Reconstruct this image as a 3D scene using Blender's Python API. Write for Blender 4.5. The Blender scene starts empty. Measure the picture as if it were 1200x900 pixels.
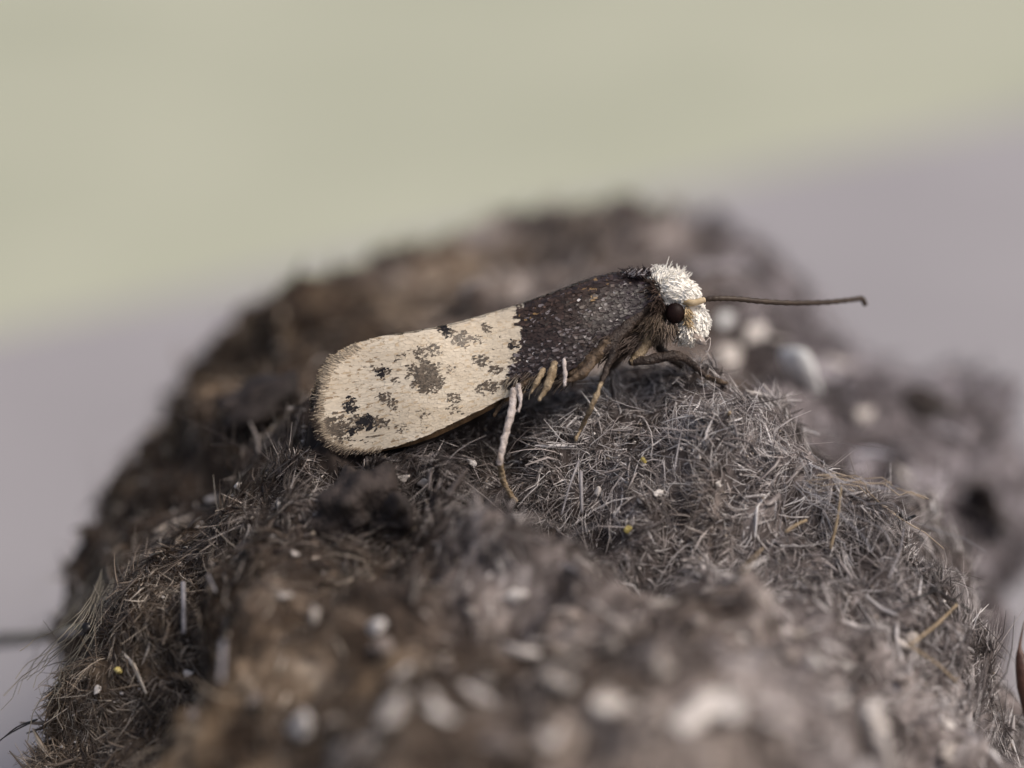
import bpy, bmesh, math, random
import numpy as np
from mathutils import Vector, Matrix

# ------------------------------------------------------------------ camera, sky, sun, exposure
# 1 Blender unit = 1 cm.  The world origin is the point in focus (the moth's flank).
PITCH = math.radians(22.0)
FOC = 6.0                      # focus distance, cm
FW = 2.30                      # width of the field at the focus distance, cm
S = FW / 1200.0                # cm per photograph pixel in the plane of focus
CP, SP = math.cos(PITCH), math.sin(PITCH)
FWD = np.array([0, CP, -SP]); UP = np.array([0, SP, CP]); RIGHT = np.array([1.0, 0, 0])
CAMP = -FWD * FOC
scene = bpy.context.scene
scene.unit_settings.scale_length = 0.01
COL = scene.collection

cam = bpy.data.cameras.new('camera')
cam.sensor_width = 36.0
cam.lens = 36.0 * FOC / FW
cam.clip_start = 0.1
cam.clip_end = 40000
cam.dof.use_dof = True
cam.dof.focus_distance = FOC
cam.dof.aperture_fstop = cam.lens * 1e-3 / 0.30      # aperture diameter 0.30 cm
cam_o = bpy.data.objects.new('camera', cam)
cam_o.location = CAMP
cam_o.rotation_euler = (math.pi / 2 - PITCH, 0, 0)
COL.objects.link(cam_o)
scene.camera = cam_o

SUN_EL, SUN_AZ = math.radians(55), math.radians(115)   # azimuth clockwise from +Y (the view direction)
world = bpy.data.worlds.new('World'); scene.world = world
world.use_nodes = True
nt = world.node_tree
bgn = nt.nodes['Background']
sky = nt.nodes.new('ShaderNodeTexSky')
sky.sky_type = 'NISHITA'; sky.sun_disc = False
sky.sun_elevation = SUN_EL; sky.sun_rotation = SUN_AZ
sky.air_density = 1.0; sky.dust_density = 7.0; sky.ozone_density = 0.6
nt.links.new(sky.outputs[0], bgn.inputs[0])
bgn.inputs[1].default_value = 0.12
sun = bpy.data.lights.new('sun', 'SUN')
sun.energy = 1.5; sun.angle = math.radians(22); sun.color = (1.0, 0.95, 0.88)
sun_o = bpy.data.objects.new('sun', sun)
sd = Vector((math.sin(SUN_AZ) * math.cos(SUN_EL), math.cos(SUN_AZ) * math.cos(SUN_EL), math.sin(SUN_EL)))
sun_o.rotation_euler = sd.to_track_quat('Z', 'Y').to_euler()
sun_o.location = sd * 30
COL.objects.link(sun_o)
vs = scene.view_settings
vs.view_transform = 'Standard'; vs.look = 'None'; vs.gamma = 1.0; vs.use_curve_mapping = False
vs.exposure = 0.0

rng = np.random.default_rng(7)
random.seed(7)

# ------------------------------------------------------------------ helpers
def nrm(a):
    return a / np.maximum(np.linalg.norm(a, axis=-1, keepdims=True), 1e-12)

def _hash(ix, iy, iz, seed):
    h = (ix * 374761393 + iy * 668265263 + iz * 1274126177 + seed * 1442695041) & 0xFFFFFFFF
    h = ((h ^ (h >> 13)) * 1274126177) & 0xFFFFFFFF
    h = ((h ^ (h >> 16)) * 2246822519) & 0xFFFFFFFF
    return ((h ^ (h >> 15)) & 0xFFFFFF) / float(0xFFFFFF)

def vnoise(P, scale, seed=0):
    """smooth value noise in -1..1"""
    p = np.asarray(P, float) / scale + 1000.0
    i = np.floor(p).astype(np.int64); f = p - i
    f = f * f * f * (f * (f * 6 - 15) + 10)
    r = 0
    for dx in (0, 1):
        for dy in (0, 1):
            for dz in (0, 1):
                w = (f[..., 0] if dx else 1 - f[..., 0]) * (f[..., 1] if dy else 1 - f[..., 1]) * (f[..., 2] if dz else 1 - f[..., 2])
                r = r + w * _hash(i[..., 0] + dx, i[..., 1] + dy, i[..., 2] + dz, seed)
    return r * 2 - 1

def fbm(P, scale, octv=4, seed=0, gain=0.5):
    a, t, s = 1.0, 0, scale
    for k in range(octv):
        t = t + a * vnoise(P, s, seed + k * 17); a *= gain; s *= 0.5
    return t

def sstep(a, b, x):
    t = np.clip((x - a) / (b - a), 0, 1); return t * t * (3 - 2 * t)

def mesh_np(name, V, F, col=None, smooth=True):
    V = np.ascontiguousarray(V, dtype=np.float32).reshape(-1, 3)
    F = np.ascontiguousarray(F, dtype=np.int32)
    n, k = F.shape
    me = bpy.data.meshes.new(name)
    me.vertices.add(len(V)); me.vertices.foreach_set('co', V.ravel())
    me.loops.add(n * k); me.loops.foreach_set('vertex_index', F.ravel())
    me.polygons.add(n); me.polygons.foreach_set('loop_start', np.arange(0, n * k, k, dtype=np.int32))
    me.update(calc_edges=True)
    me.polygons.foreach_set('use_smooth', np.full(n, smooth))
    if col is not None:
        c = np.ones((len(V), 4), np.float32); c[:, :3] = col
        at = me.color_attributes.new('col', 'FLOAT_COLOR', 'POINT')
        at.data.foreach_set('color', c.ravel())
    return me

def link(name, me, mat, parent=None, **props):
    o = bpy.data.objects.new(name, me)
    if mat is not None and me is not None:
        for m in (mat if isinstance(mat, (list, tuple)) else [mat]):
            me.materials.append(m)
    COL.objects.link(o)
    if parent is not None: o.parent = parent
    for k, v in props.items(): o[k] = v
    return o

def tubes(P, R, C, sides=3):
    """P (N,K,3) paths, R (N,K) radii, C (N,3) or (N,K,3) colours -> verts, tri/quad faces, colours"""
    N, K, _ = P.shape
    T = nrm(P[:, -1] - P[:, 0])
    ref = nrm(rng.normal(size=(N, 3)))
    A = nrm(np.cross(T, ref)); B = np.cross(T, A)
    ang = np.arange(sides) * 2 * math.pi / sides
    V = P[:, :, None, :] + R[:, :, None, None] * (np.cos(ang)[None, None, :, None] * A[:, None, None, :] + np.sin(ang)[None, None, :, None] * B[:, None, None, :])
    base = (np.arange(N) * K * sides)[:, None, None]
    k = np.arange(K - 1)[None, :, None]; s = np.arange(sides)[None, None, :]
    s2 = (s + 1) % sides
    F = np.stack([base + k * sides + s, base + k * sides + s2, base + (k + 1) * sides + s2, base + (k + 1) * sides + s], -1)
    C = np.asarray(C)
    if C.ndim == 2: C = np.repeat(C[:, None, :], K, 1)
    Cv = np.repeat(C[:, :, None, :], sides, 2)
    return V.reshape(-1, 3), F.reshape(-1, 4), Cv.reshape(-1, 3)

def tube_mesh(pts, rad, sides=10, sub=6, caps=True):
    """one smooth closed tube through pts (Catmull-Rom)"""
    pts = np.asarray(pts, float); rad = np.asarray(rad, float)
    P = np.vstack([2 * pts[0] - pts[1], pts, 2 * pts[-1] - pts[-2]])
    out, rr = [], []
    for i in range(1, len(P) - 2):
        for q in range(sub):
            t = q / sub
            a, b, c, d = P[i - 1], P[i], P[i + 1], P[i + 2]
            out.append(0.5 * ((2 * b) + (c - a) * t + (2 * a - 5 * b + 4 * c - d) * t * t + (3 * b - a - 3 * c + d) * t ** 3))
            rr.append(rad[i - 1] * (1 - t) + rad[i] * t)
    out.append(pts[-1]); rr.append(rad[-1])
    out = np.array(out); rr = np.array(rr)
    tan = nrm(np.gradient(out, axis=0))
    ref = np.array([0.3, 1, 0.2]); V = []
    a = nrm(np.cross(tan[0], ref))
    for i in range(len(out)):
        a = nrm(a - tan[i] * a.dot(tan[i])); b = np.cross(tan[i], a)
        for s in range(sides):
            th = 2 * math.pi * s / sides
            V.append(out[i] + rr[i] * (math.cos(th) * a + math.sin(th) * b))
    F = []
    n = len(out)
    for i in range(n - 1):
        for s in range(sides):
            s2 = (s + 1) % sides
            F.append((i * sides + s, i * sides + s2, (i + 1) * sides + s2, (i + 1) * sides + s))
    if caps:
        V.append(out[0] - tan[0] * rr[0] * .6); c0 = len(V) - 1
        V.append(out[-1] + tan[-1] * rr[-1] * .6); c1 = len(V) - 1
        for s in range(sides):
            s2 = (s + 1) % sides
            F.append((c0, s2, s)); F.append((c1, (n - 1) * sides + s, (n - 1) * sides + s2))
    return np.array(V), F, out, rr

def pymesh(name, V, F, smooth=True):
    me = bpy.data.meshes.new(name)
    me.from_pydata([tuple(v) for v in V], [], [tuple(int(i) for i in f) for f in F])
    me.update()
    me.polygons.foreach_set('use_smooth', np.full(len(me.polygons), smooth))
    return me

def cam_local(px, py, w=0.0):
    """camera-aligned coordinates (right, away, up) about the focus point"""
    k = S * (FOC + w) / FOC
    return np.array([(px - 600) * k, w, (450 - py) * k])

def to_world(L):
    L = np.asarray(L, float)
    return L[..., 0:1] * RIGHT + L[..., 1:2] * FWD + L[..., 2:3] * UP

# ------------------------------------------------------------------ materials
def new_mat(name):
    m = bpy.data.materials.new(name); m.use_nodes = True
    return m, m.node_tree, m.node_tree.nodes['Principled BSDF']

def attr_mat(name, rough=0.5, spec=0.5, sheen=0.0, trans=0.0, grain=None):
    m, t, b = new_mat(name)
    a = t.nodes.new('ShaderNodeAttribute'); a.attribute_name = 'col'
    if grain:
        sc, amt = grain
        nz = t.nodes.new('ShaderNodeTexNoise'); nz.inputs['Scale'].default_value = sc; nz.inputs['Detail'].default_value = 5
        tc = t.nodes.new('ShaderNodeTexCoord'); t.links.new(tc.outputs['Object'], nz.inputs['Vector'])
        mr = t.nodes.new('ShaderNodeMapRange'); mr.inputs['To Min'].default_value = 1 - amt; mr.inputs['To Max'].default_value = 1 + amt
        t.links.new(nz.outputs['Fac'], mr.inputs['Value'])
        mx = t.nodes.new('ShaderNodeVectorMath'); mx.operation = 'SCALE'
        t.links.new(a.outputs['Color'], mx.inputs[0]); t.links.new(mr.outputs[0], mx.inputs['Scale'])
        t.links.new(mx.outputs[0], b.inputs['Base Color'])
    else:
        t.links.new(a.outputs['Color'], b.inputs['Base Color'])
    b.inputs['Roughness'].default_value = rough
    b.inputs['Specular IOR Level'].default_value = spec
    if sheen: b.inputs['Sheen Weight'].default_value = sheen
    return m

def noise_mat(name, c0, c1, scale, rough=0.7, spec=0.3, detail=6, bump=0.0, c2=None, lo=0.35, hi=0.65):
    m, t, b = new_mat(name)
    tc = t.nodes.new('ShaderNodeTexCoord')
    nz = t.nodes.new('ShaderNodeTexNoise'); nz.inputs['Scale'].default_value = scale; nz.inputs['Detail'].default_value = detail
    nz.inputs['Roughness'].default_value = 0.65
    t.links.new(tc.outputs['Object'], nz.inputs['Vector'])
    cr = t.nodes.new('ShaderNodeValToRGB')
    cr.color_ramp.elements[0].position = lo; cr.color_ramp.elements[0].color = (*c0, 1)
    cr.color_ramp.elements[1].position = hi; cr.color_ramp.elements[1].color = (*c1, 1)
    if c2 is not None:
        e = cr.color_ramp.elements.new(min(hi + 0.12, 1.0)); e.color = (*c2, 1)
    t.links.new(nz.outputs['Fac'], cr.inputs[0]); t.links.new(cr.outputs[0], b.inputs['Base Color'])
    b.inputs['Roughness'].default_value = rough; b.inputs['Specular IOR Level'].default_value = spec
    if bump:
        bp = t.nodes.new('ShaderNodeBump'); bp.inputs['Strength'].default_value = bump; bp.inputs['Distance'].default_value = 0.01
        n2 = t.nodes.new('ShaderNodeTexNoise'); n2.inputs['Scale'].default_value = scale * 6; n2.inputs['Detail'].default_value = 4
        t.links.new(tc.outputs['Object'], n2.inputs['Vector'])
        t.links.new(n2.outputs['Fac'], bp.inputs['Height']); t.links.new(bp.outputs[0], b.inputs['Normal'])
    return m

M_table = noise_mat('pale_grey_board', (0.30, 0.287, 0.302), (0.37, 0.355, 0.37), 0.22, rough=0.75, spec=0.2, bump=0.1)
M_lawn = noise_mat('dry_pale_lawn', (0.35, 0.368, 0.287), (0.475, 0.483, 0.388), 0.035, rough=0.95, spec=0.1, detail=5, lo=0.3, hi=0.7)
M_core = attr_mat('matted_fur_core', rough=0.85, spec=0.15, grain=(55.0, 0.8))
M_fur = attr_mat('fur_fibre', rough=0.34, spec=0.6)
M_dust = attr_mat('grit', rough=0.5, spec=0.5)
M_bone = noise_mat('weathered_bone', (0.48, 0.43, 0.40), (0.74, 0.70, 0.67), 14.0, rough=0.5, spec=0.4, bump=0.2)
M_bone_mid = noise_mat('stained_bone', (0.30, 0.26, 0.23), (0.50, 0.45, 0.41), 14.0, rough=0.5, spec=0.4, bump=0.3)
M_bone_dim = noise_mat('dirty_bone', (0.17, 0.14, 0.125), (0.34, 0.29, 0.265), 14.0, rough=0.6, spec=0.3, bump=0.3)
M_bone_blue = noise_mat('clean_white_bone', (0.74, 0.75, 0.75), (0.86, 0.86, 0.86), 14.0, rough=0.35, spec=0.5, bump=0.1)
M_clod = noise_mat('dark_dried_clod', (0.014, 0.010, 0.009), (0.050, 0.038, 0.034), 16.0, rough=0.7, spec=0.35, bump=0.8)
M_stick = noise_mat('black_chitin', (0.008, 0.007, 0.007), (0.03, 0.024, 0.022), 30, rough=0.35, spec=0.5)
M_straw = noise_mat('straw_bristle', (0.26, 0.19, 0.11), (0.42, 0.33, 0.22), 25, rough=0.45, spec=0.5)
M_greyq = noise_mat('grey_hair_shaft', (0.15, 0.14, 0.15), (0.32, 0.30, 0.31), 25, rough=0.4, spec=0.5)
M_husk = noise_mat('red_brown_husk', (0.05, 0.022, 0.015), (0.13, 0.06, 0.04), 20, rough=0.4, spec=0.5, bump=0.3)
M_grain = noise_mat('yellow_grain', (0.45, 0.36, 0.10), (0.60, 0.50, 0.20), 30, rough=0.35, spec=0.5)

# ------------------------------------------------------------------ the setting: board, ground
TABLE_Z = -2.22
def ray_plane(px, py, z):
    d = FWD * FOC + RIGHT * ((px - 600) * S) + UP * ((450 - py) * S)
    t = (z - CAMP[2]) / d[2]
    return CAMP + d * t
eL, eR = ray_plane(0, 375, TABLE_Z), ray_plane(1200, 122, TABLE_Z)
ed = (eR - eL); ed /= np.linalg.norm(ed)
nb = np.array([ed[1], -ed[0], 0.0])               # towards the viewer
a, b_ = eL - ed * 60, eR + ed * 60
bm = bmesh.new()
ring = [a, b_, b_ + nb * 75, a + nb * 75]
top = [bm.verts.new((p[0], p[1], TABLE_Z)) for p in ring]
bot = [bm.verts.new((p[0], p[1], TABLE_Z - 2.5)) for p in ring]
bm.faces.new(top[::-1]); bm.faces.new(bot)
for i in range(4):
    bm.faces.new((top[i], top[(i + 1) % 4], bot[(i + 1) % 4], bot[i]))
bmesh.ops.recalc_face_normals(bm, faces=bm.faces)
bmesh.ops.bevel(bm, geom=list(bm.edges), offset=0.15, segments=3, affect='EDGES')
me = bpy.data.meshes.new('tabletop'); bm.to_mesh(me); bm.free()
link('tabletop', me, M_table, kind='structure')
# lawn far below the board, rolling gently, out to the horizon
g = 60
xs = np.sign(np.linspace(-1, 1, g)) * np.abs(np.linspace(-1, 1, g)) ** 3 * 15000
X, Y = np.meshgrid(xs, xs, indexing='ij')
Z = TABLE_Z - 78 + 3 * fbm(np.stack([X, Y, X * 0], -1), 150, 3, 5)
idx = np.arange(g * g).reshape(g, g)
F = np.stack([idx[:-1, :-1], idx[1:, :-1], idx[1:, 1:], idx[:-1, 1:]], -1).reshape(-1, 4)
link('ground', mesh_np('ground', np.stack([X, Y, Z], -1).reshape(-1, 3), F), M_lawn, kind='structure')

# ------------------------------------------------------------------ the owl pellet: a felted log lying away from the viewer
Y0, Y1 = -2.55, 2.85
# y, centre x, top z, half width
prof = np.array([
    [-2.6, 0.05, -0.20, 1.20],
    [-1.7, 0.05, -0.08, 1.18],
    [-1.0, 0.05, -0.16, 1.14],
    [-0.45, 0.08, -0.19, 1.13],
    [0.00, 0.06, -0.06, 1.10],
    [0.40, 0.02, -0.14, 1.08],
    [0.9, 0.05, -0.19, 1.13],
    [1.5, 0.15, -0.13, 1.24],
    [2.0, 0.24, -0.11, 1.30],
    [2.8, 0.26, -0.22, 1.30]])
def pint(y, c):
    # smooth (twice box-filtered) piecewise profile
    r = 0
    for o, w in ((-0.2, .25), (0, .5), (0.2, .25)):
        r = r + w * np.interp(y + o, prof[:, 0], prof[:, c])
    return r
NU, NV = 440, 540
phi = np.linspace(0.03, math.pi - 0.03, NU)
th = np.linspace(0, 2 * math.pi, NV, endpoint=False)
yy = (Y0 + Y1) / 2 - np.cos(phi) * (Y1 - Y0) / 2
endp = np.clip(np.sin(phi), 0, 1) ** 0.42
PHI, TH = np.meshgrid(np.arange(NU), th, indexing='ij')
yv = yy[:, None] + 0 * TH
xc = pint(yy, 1)[:, None]; zt = pint(yy, 2)[:, None]; hw = pint(yy, 3)[:, None]; ep = endp[:, None]
zb = TABLE_Z + 0.02
rz = (zt - zb) / 2; zc = (zt + zb) / 2
sx, sz = np.sin(TH), np.cos(TH)
k = 2.08                                   # slightly squared section
rr = 1.0 / (np.abs(sx) ** k + np.abs(sz) ** k) ** (1 / k)
P = np.stack([xc + hw * ep * rr * sx, yv, zc + rz * ep * rr * sz], -1)

def grid_normals(P):
    du = np.gradient(P, axis=0)
    dv = np.roll(P, -1, 1) - np.roll(P, 1, 1)
    n = nrm(np.cross(du, dv))
    # outward
    c = np.stack([xc + 0 * TH, yv, zc + 0 * TH], -1)
    s = np.sign(np.sum(n * (P - c), -1, keepdims=True)); s[s == 0] = 1
    return n * s
N0 = grid_normals(P)
# lumps: matted wads of fur
disp = 0.085 * fbm(P, 0.75, 2, 3) + 0.085 * fbm(P * [1, 1.2, 1], 0.28, 3, 11)
rid = 1 - np.abs(fbm(P, 0.42, 3, 23)); disp += 0.08 * (rid - 0.6)
disp += 0.026 * fbm(P, 0.07, 3, 31)
def bump(cx, cy, cz, rad, amp):
    d2 = ((P[..., 0] - cx) / rad[0]) ** 2 + ((P[..., 1] - cy) / rad[1]) ** 2 + ((P[..., 2] - cz) / rad[2]) ** 2
    return amp * np.exp(-d2)
disp += bump(0.95, 0.62, -0.45, (0.40, 0.28, 0.5), -0.16)        # waist on one flank behind the hump
disp += bump(-0.55, 0.15, -0.2, (0.25, 0.2, 0.4), -0.05)
disp += bump(-0.62, 0.45, -0.25, (0.16, 0.16, 0.3), 0.10)        # wad behind the wing tips
disp += bump(1.40, 1.4, -0.8, (0.5, 0.9, 0.6), 0.22)
fade = np.clip((P[..., 2] - TABLE_Z) / 0.5, 0.15, 1)
P = P + N0 * (disp * fade)[..., None]
# the saddle the moth stands on: pull the top of the log to its measured heights
ctl = np.array([(200, 640, 0), (330, 575, 0.0), (420, 535, .03), (500, 525, .05), (560, 530, .03), (530, 480, .16), (606, 600, -.03), (592, 560, .01), (640, 540, .01),
                (675, 522, .0), (640, 480, .12), (750, 478, .05), (720, 440, .16), (860, 455, .07), (800, 470, .04), (930, 517, .04), (1000, 580, .02), (870, 560, -.08),
                (760, 600, -.10), (960, 640, -.08), (450, 600, -.10), (480, 470, .20), (430, 470, .20)], float)
kx = S * (FOC + ctl[:, 2]) / FOC
cw = to_world(np.stack([(ctl[:, 0] - 600) * kx, ctl[:, 2], (450 - ctl[:, 1]) * kx], -1))
upm = N0[..., 2] > 0.15
Pu = P[upm]
res = []
for q in cw:
    d2 = (Pu[:, 0] - q[0]) ** 2 + (Pu[:, 1] - q[1]) ** 2
    res.append(q[2] - 0.022 - Pu[np.argmin(d2), 2])
sg = 0.17
G = np.exp(-((cw[:, None, :2] - cw[None, :, :2]) ** 2).sum(-1) / (2 * sg * sg))
cf = np.linalg.solve(G + 0.06 * np.eye(len(cw)), np.array(res))
G2 = np.exp(-((P[..., None, :2] - cw[:, :2]) ** 2).sum(-1) / (2 * sg * sg))
P[..., 2] += np.clip(N0[..., 2] * 1.6, 0, 1) * (G2 @ cf)
P[..., 2] = np.maximum(P[..., 2], TABLE_Z - 0.01)
def project(Pw):
    d = Pw - CAMP
    dep = d @ FWD
    return 600 + (d @ RIGHT) / dep * FOC / S, 450 - (d @ UP) / dep * FOC / S, dep - FOC
# the far crest: raise or lower the log's back to its observed line
for it in range(7):
    PXg, PYg, Wg = project(P)
    for tx, ty in ((220, 420), (300, 352), (380, 313), (450, 285), (550, 260), (620, 246), (690, 235), (760, 239), (820, 250), (900, 282), (980, 372), (1035, 412), (1080, 447)):
        m = np.abs(PXg - tx) < 10
        i = np.argwhere(m)[np.argmin(PYg[m])]; q = P[tuple(i)]
        dzz = (PYg[tuple(i)] - ty) * S * (FOC + Wg[tuple(i)]) / FOC
        P[..., 2] += np.clip(dzz, -.15, .15) * 0.6 * np.exp(-((P[..., 0] - q[0]) ** 2 / .03 + (P[..., 1] - q[1]) ** 2 / .35)) * sstep(0.25, 0.8, P[..., 1]) * (P[..., 2] > -1.3)
NRM = grid_normals(P)
PXg, PYg, Wg = project(P)
def surf(px, py, r=7):
    """front-most pellet point seen at a photograph position; returns world point, normal, depth"""
    m = (np.abs(PXg - px) < r) & (np.abs(PYg - py) < r)
    if not m.any():
        if r > 200: return None
        return surf(px, py, r * 1.6)
    ii = np.argwhere(m); ws = Wg[m]
    near = ws < ws.min() + 0.05
    ii = ii[near]
    d2 = (PXg[tuple(ii.T)] - px) ** 2 + (PYg[tuple(ii.T)] - py) ** 2
    i = tuple(ii[np.argmin(d2)])
    return P[i], NRM[i], Wg[i]

def palette(pos, n, bias=0.0, spread=1.0):
    """fur colour: browns on one flank, pale grey hair on the other and at the near end; light and shade painted in"""
    x, y = pos[:, 0], pos[:, 1]
    greyness = np.clip(0.5 + 0.55 * x + 0.35 * sstep(0.3, 1.0, x) + 0.45 * fbm(pos, 0.45, 2, 77) + 0.08, 0, 1)[:, None]
    brown = np.array([[0.036, 0.024, 0.016], [0.100, 0.070, 0.045], [0.22, 0.165, 0.115], [0.46, 0.38, 0.29], [0.60, 0.52, 0.43]])
    grey = np.array([[0.040, 0.032, 0.030], [0.130, 0.110, 0.106], [0.31, 0.275, 0.268], [0.58, 0.54, 0.535], [0.72, 0.69, 0.69]])
    clump = 0.45 * vnoise(pos, 0.045, 57) + fbm(pos, 0.11, 3, 51) * (0.75 + 0.5 * sstep(0.25, 0.8, np.abs(y)))  + fbm(pos, 0.5, 2, 66) * 0.55
    place = -0.05 * sstep(0.3, 0.9, x) * sstep(0.3, 0.9, y) + 0.62 * sstep(-0.2, 0.35, x) * np.exp(-(y / 0.35) ** 2) + 0.12 * sstep(-0.5, 0.3, x) * sstep(0.3, 1.2, y) + 0.45 * sstep(-0.25, -0.9, y) * sstep(-0.35, 0.35, x) - 1.0 * np.exp(-((x + 0.15) / 0.32) ** 2 - ((y + 0.02) / 0.28) ** 2) - 0.2 * sstep(0.0, -0.6, x) - 0.45 * sstep(-0.2, -0.8, x) * sstep(-0.1, 0.5, y)  # regional tone, with painted shade under the moth and a brighter lit side
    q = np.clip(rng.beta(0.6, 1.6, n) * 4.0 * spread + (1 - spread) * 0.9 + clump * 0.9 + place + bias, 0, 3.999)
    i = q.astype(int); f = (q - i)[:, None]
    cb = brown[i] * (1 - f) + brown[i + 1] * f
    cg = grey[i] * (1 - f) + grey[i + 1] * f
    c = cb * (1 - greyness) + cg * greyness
    cool = (0.8 * sstep(0.2, 0.9, x) * sstep(0.2, 0.8, y))[:, None]           # bluish sky sheen painted into the far flank's hair colour
    c = c * (1 - cool + cool * np.array([0.95, 0.98, 1.10]))
    return c * rng.uniform(0.8, 1.2, (n, 1))

pellet = bpy.data.objects.new('owl_pellet', None)
pellet.location = (0.05, 0.1, TABLE_Z)
COL.objects.link(pellet)
pellet['label'] = 'grey-brown felted owl pellet of matted fur lying on the pale board'
pellet['category'] = 'owl pellet'
PO = np.array(pellet.location)
ig = np.arange(NU * NV).reshape(NU, NV)
jn = np.roll(ig, -1, 1)
F = np.stack([ig[:-1], ig[1:], jn[1:], jn[:-1]], -1).reshape(-1, 4)
V = P.reshape(-1, 3)
# closing fans at the two ends, as quads with a doubled centre
capV = np.stack([P[0].mean(0), P[-1].mean(0)])
V = np.vstack([V, capV]); c0 = NU * NV
fan0 = np.stack([ig[0], jn[0], np.full(NV, c0)], -1); fan1 = np.stack([jn[-1], ig[-1], np.full(NV, c0 + 1)], -1)
tri = np.vstack([F[:, [0, 1, 2]], F[:, [0, 2, 3]], fan0, fan1])
ccol = palette(V, len(V), bias=-0.15 - 1.1 * np.exp(-(V[:, 1] / 0.35) ** 2), spread=0.35)  # core darkened in the focus band: painted shade for gaps between hairs
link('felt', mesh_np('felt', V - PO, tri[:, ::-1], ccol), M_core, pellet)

# --- loose fur covering it
AREA = np.linalg.norm(np.cross(np.roll(P, -1, 1) - P, np.gradient(P, axis=0)), axis=-1)
dens = np.ones_like(AREA)
focusd = np.abs(P[..., 1] * CP - P[..., 2] * SP + 0.0)
dens *= np.clip((P[..., 2] + 1.7) / 0.5, 0.04, 1)
dens *= np.clip(1 - (P[..., 1] - 2.2) / 0.5, 0.1, 1)
def cumul(w):
    c_ = np.cumsum((AREA * w).ravel()); return c_ / c_[-1]
cum = cumul(dens * (0.25 + np.exp(-(focusd / 0.30) ** 2)))
cum_all = cumul(dens)
hole = 0.12 + 0.88 * sstep(-0.55, 0.05, fbm(P, 0.055, 2, 205))
cum_near = cumul(dens * hole * np.exp(-(focusd / 0.22) ** 2) * (P[..., 2] > -1.1))

def sample(n, cumw=cum):
    i = np.searchsorted(cumw, rng.random(n))
    i = np.minimum(i, NU * NV - 1)
    a, b = i // NV, i % NV
    a1 = np.minimum(a + 1, NU - 1); b1 = (b + 1) % NV
    u = rng.random((n, 1)); v = rng.random((n, 1))
    pos = (P[a, b] * (1 - u) + P[a1, b] * u) * (1 - v) + (P[a, b1] * (1 - u) + P[a1, b1] * u) * v
    return pos, NRM[a, b]

# the moth presses the hair down where it sits
MOTH_FOOT = np.array([(352, 470), (380, 410), (520, 370), (740, 305), (850, 310), (850, 405), (760, 415), (690, 432), (620, 465), (500, 520), (400, 540), (355, 520)], float)
def inside_moth(path):
    lx = path @ RIGHT / S + 600; lz = 450 - path @ UP / S; ly = path @ FWD
    ins = np.zeros(lx.shape, bool)
    m = len(MOTH_FOOT)
    for i in range(m):
        x0, y0 = MOTH_FOOT[i]; x1, y1 = MOTH_FOOT[(i + 1) % m]
        c = ((y0 > lz) != (y1 > lz)) & (lx < (x1 - x0) * (lz - y0) / (y1 - y0 + 1e-9) + x0)
        ins ^= c
    return (ins & (np.abs(ly - 0.02) < 0.24)).any(1)

def fibres(n, length, rad, lift, K=4, curl=0.5, coherent=0.8, bias=0.0, sd=0.45, cumw=cum):
    pos, nn = sample(n, cumw)
    ref = np.array([0.15, -1.0, -0.35])
    ax = nrm(ref - nn * (nn @ ref)[:, None]); bx = np.cross(nn, ax)
    ang = coherent * math.pi * (fbm(pos, 0.16, 2, 91) + 0.8 * fbm(pos, 0.5, 1, 92)) + rng.normal(0, 0.75, n)
    d = np.cos(ang)[:, None] * ax + np.sin(ang)[:, None] * bx
    side = np.cross(nn, d)
    L = length * np.minimum(np.exp(rng.normal(0, sd, n)), 2.0)
    el = np.abs(rng.normal(0, lift, n))
    cu = rng.normal(0, curl, n); droop = rng.uniform(0.3, 1.3, n)
    t = np.linspace(0, 1, K)[None, :, None]
    Lk = L[:, None, None]
    path = pos[:, None, :] - nn[:, None, :] * 0.006 + Lk * (t * np.cos(el)[:, None, None] * d[:, None, :]
        + (t * np.sin(el)[:, None, None] * (1 - 0.55 * droop[:, None, None] * t) + 0.05 * np.sin(math.pi * t)) * nn[:, None, :]
        + cu[:, None, None] * t * t * side[:, None, :])
    keep = ~inside_moth(path)
    path = path[keep]; pos = pos[keep]; n = len(pos)
    R = rad * np.exp(rng.normal(0, 0.3, n))[:, None] * (1 - 0.65 * np.linspace(0, 1, K)[None, :] ** 2)
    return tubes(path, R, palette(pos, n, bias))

parts = [fibres(56000, 0.030, 0.0018, 0.25, K=3, curl=0.35, cumw=cum_near),
         fibres(42000, 0.042, 0.0011, 0.25, K=3, curl=0.7, bias=0.35, cumw=cum_near),
         fibres(20000, 0.016, 0.0026, 0.40, K=3, bias=0.0, curl=0.3, cumw=cum_near),
         fibres(28000, 0.042, 0.0024, 0.28, K=3, curl=0.4, cumw=cum_all),
         fibres(9000, 0.055, 0.0050, 0.30, K=3, curl=0.4, cumw=cum_all, bias=0.15),
         fibres(9000, 0.070, 0.0012, 0.25, K=5, curl=0.8, bias=0.35),
         fibres(1000, 0.11, 0.0016, 0.22, K=5, curl=0.5, bias=0.8)]
off = 0; Vs, Fs, Cs = [], [], []
for v, f, c in parts:
    Vs.append(v); Fs.append(f + off); Cs.append(c); off += len(v)
link('fur', mesh_np('fur', np.vstack(Vs) - PO, np.vstack(Fs), np.vstack(Cs)), M_fur, pellet, kind='stuff',
     label='dense matted animal hair in browns and greys')

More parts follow.
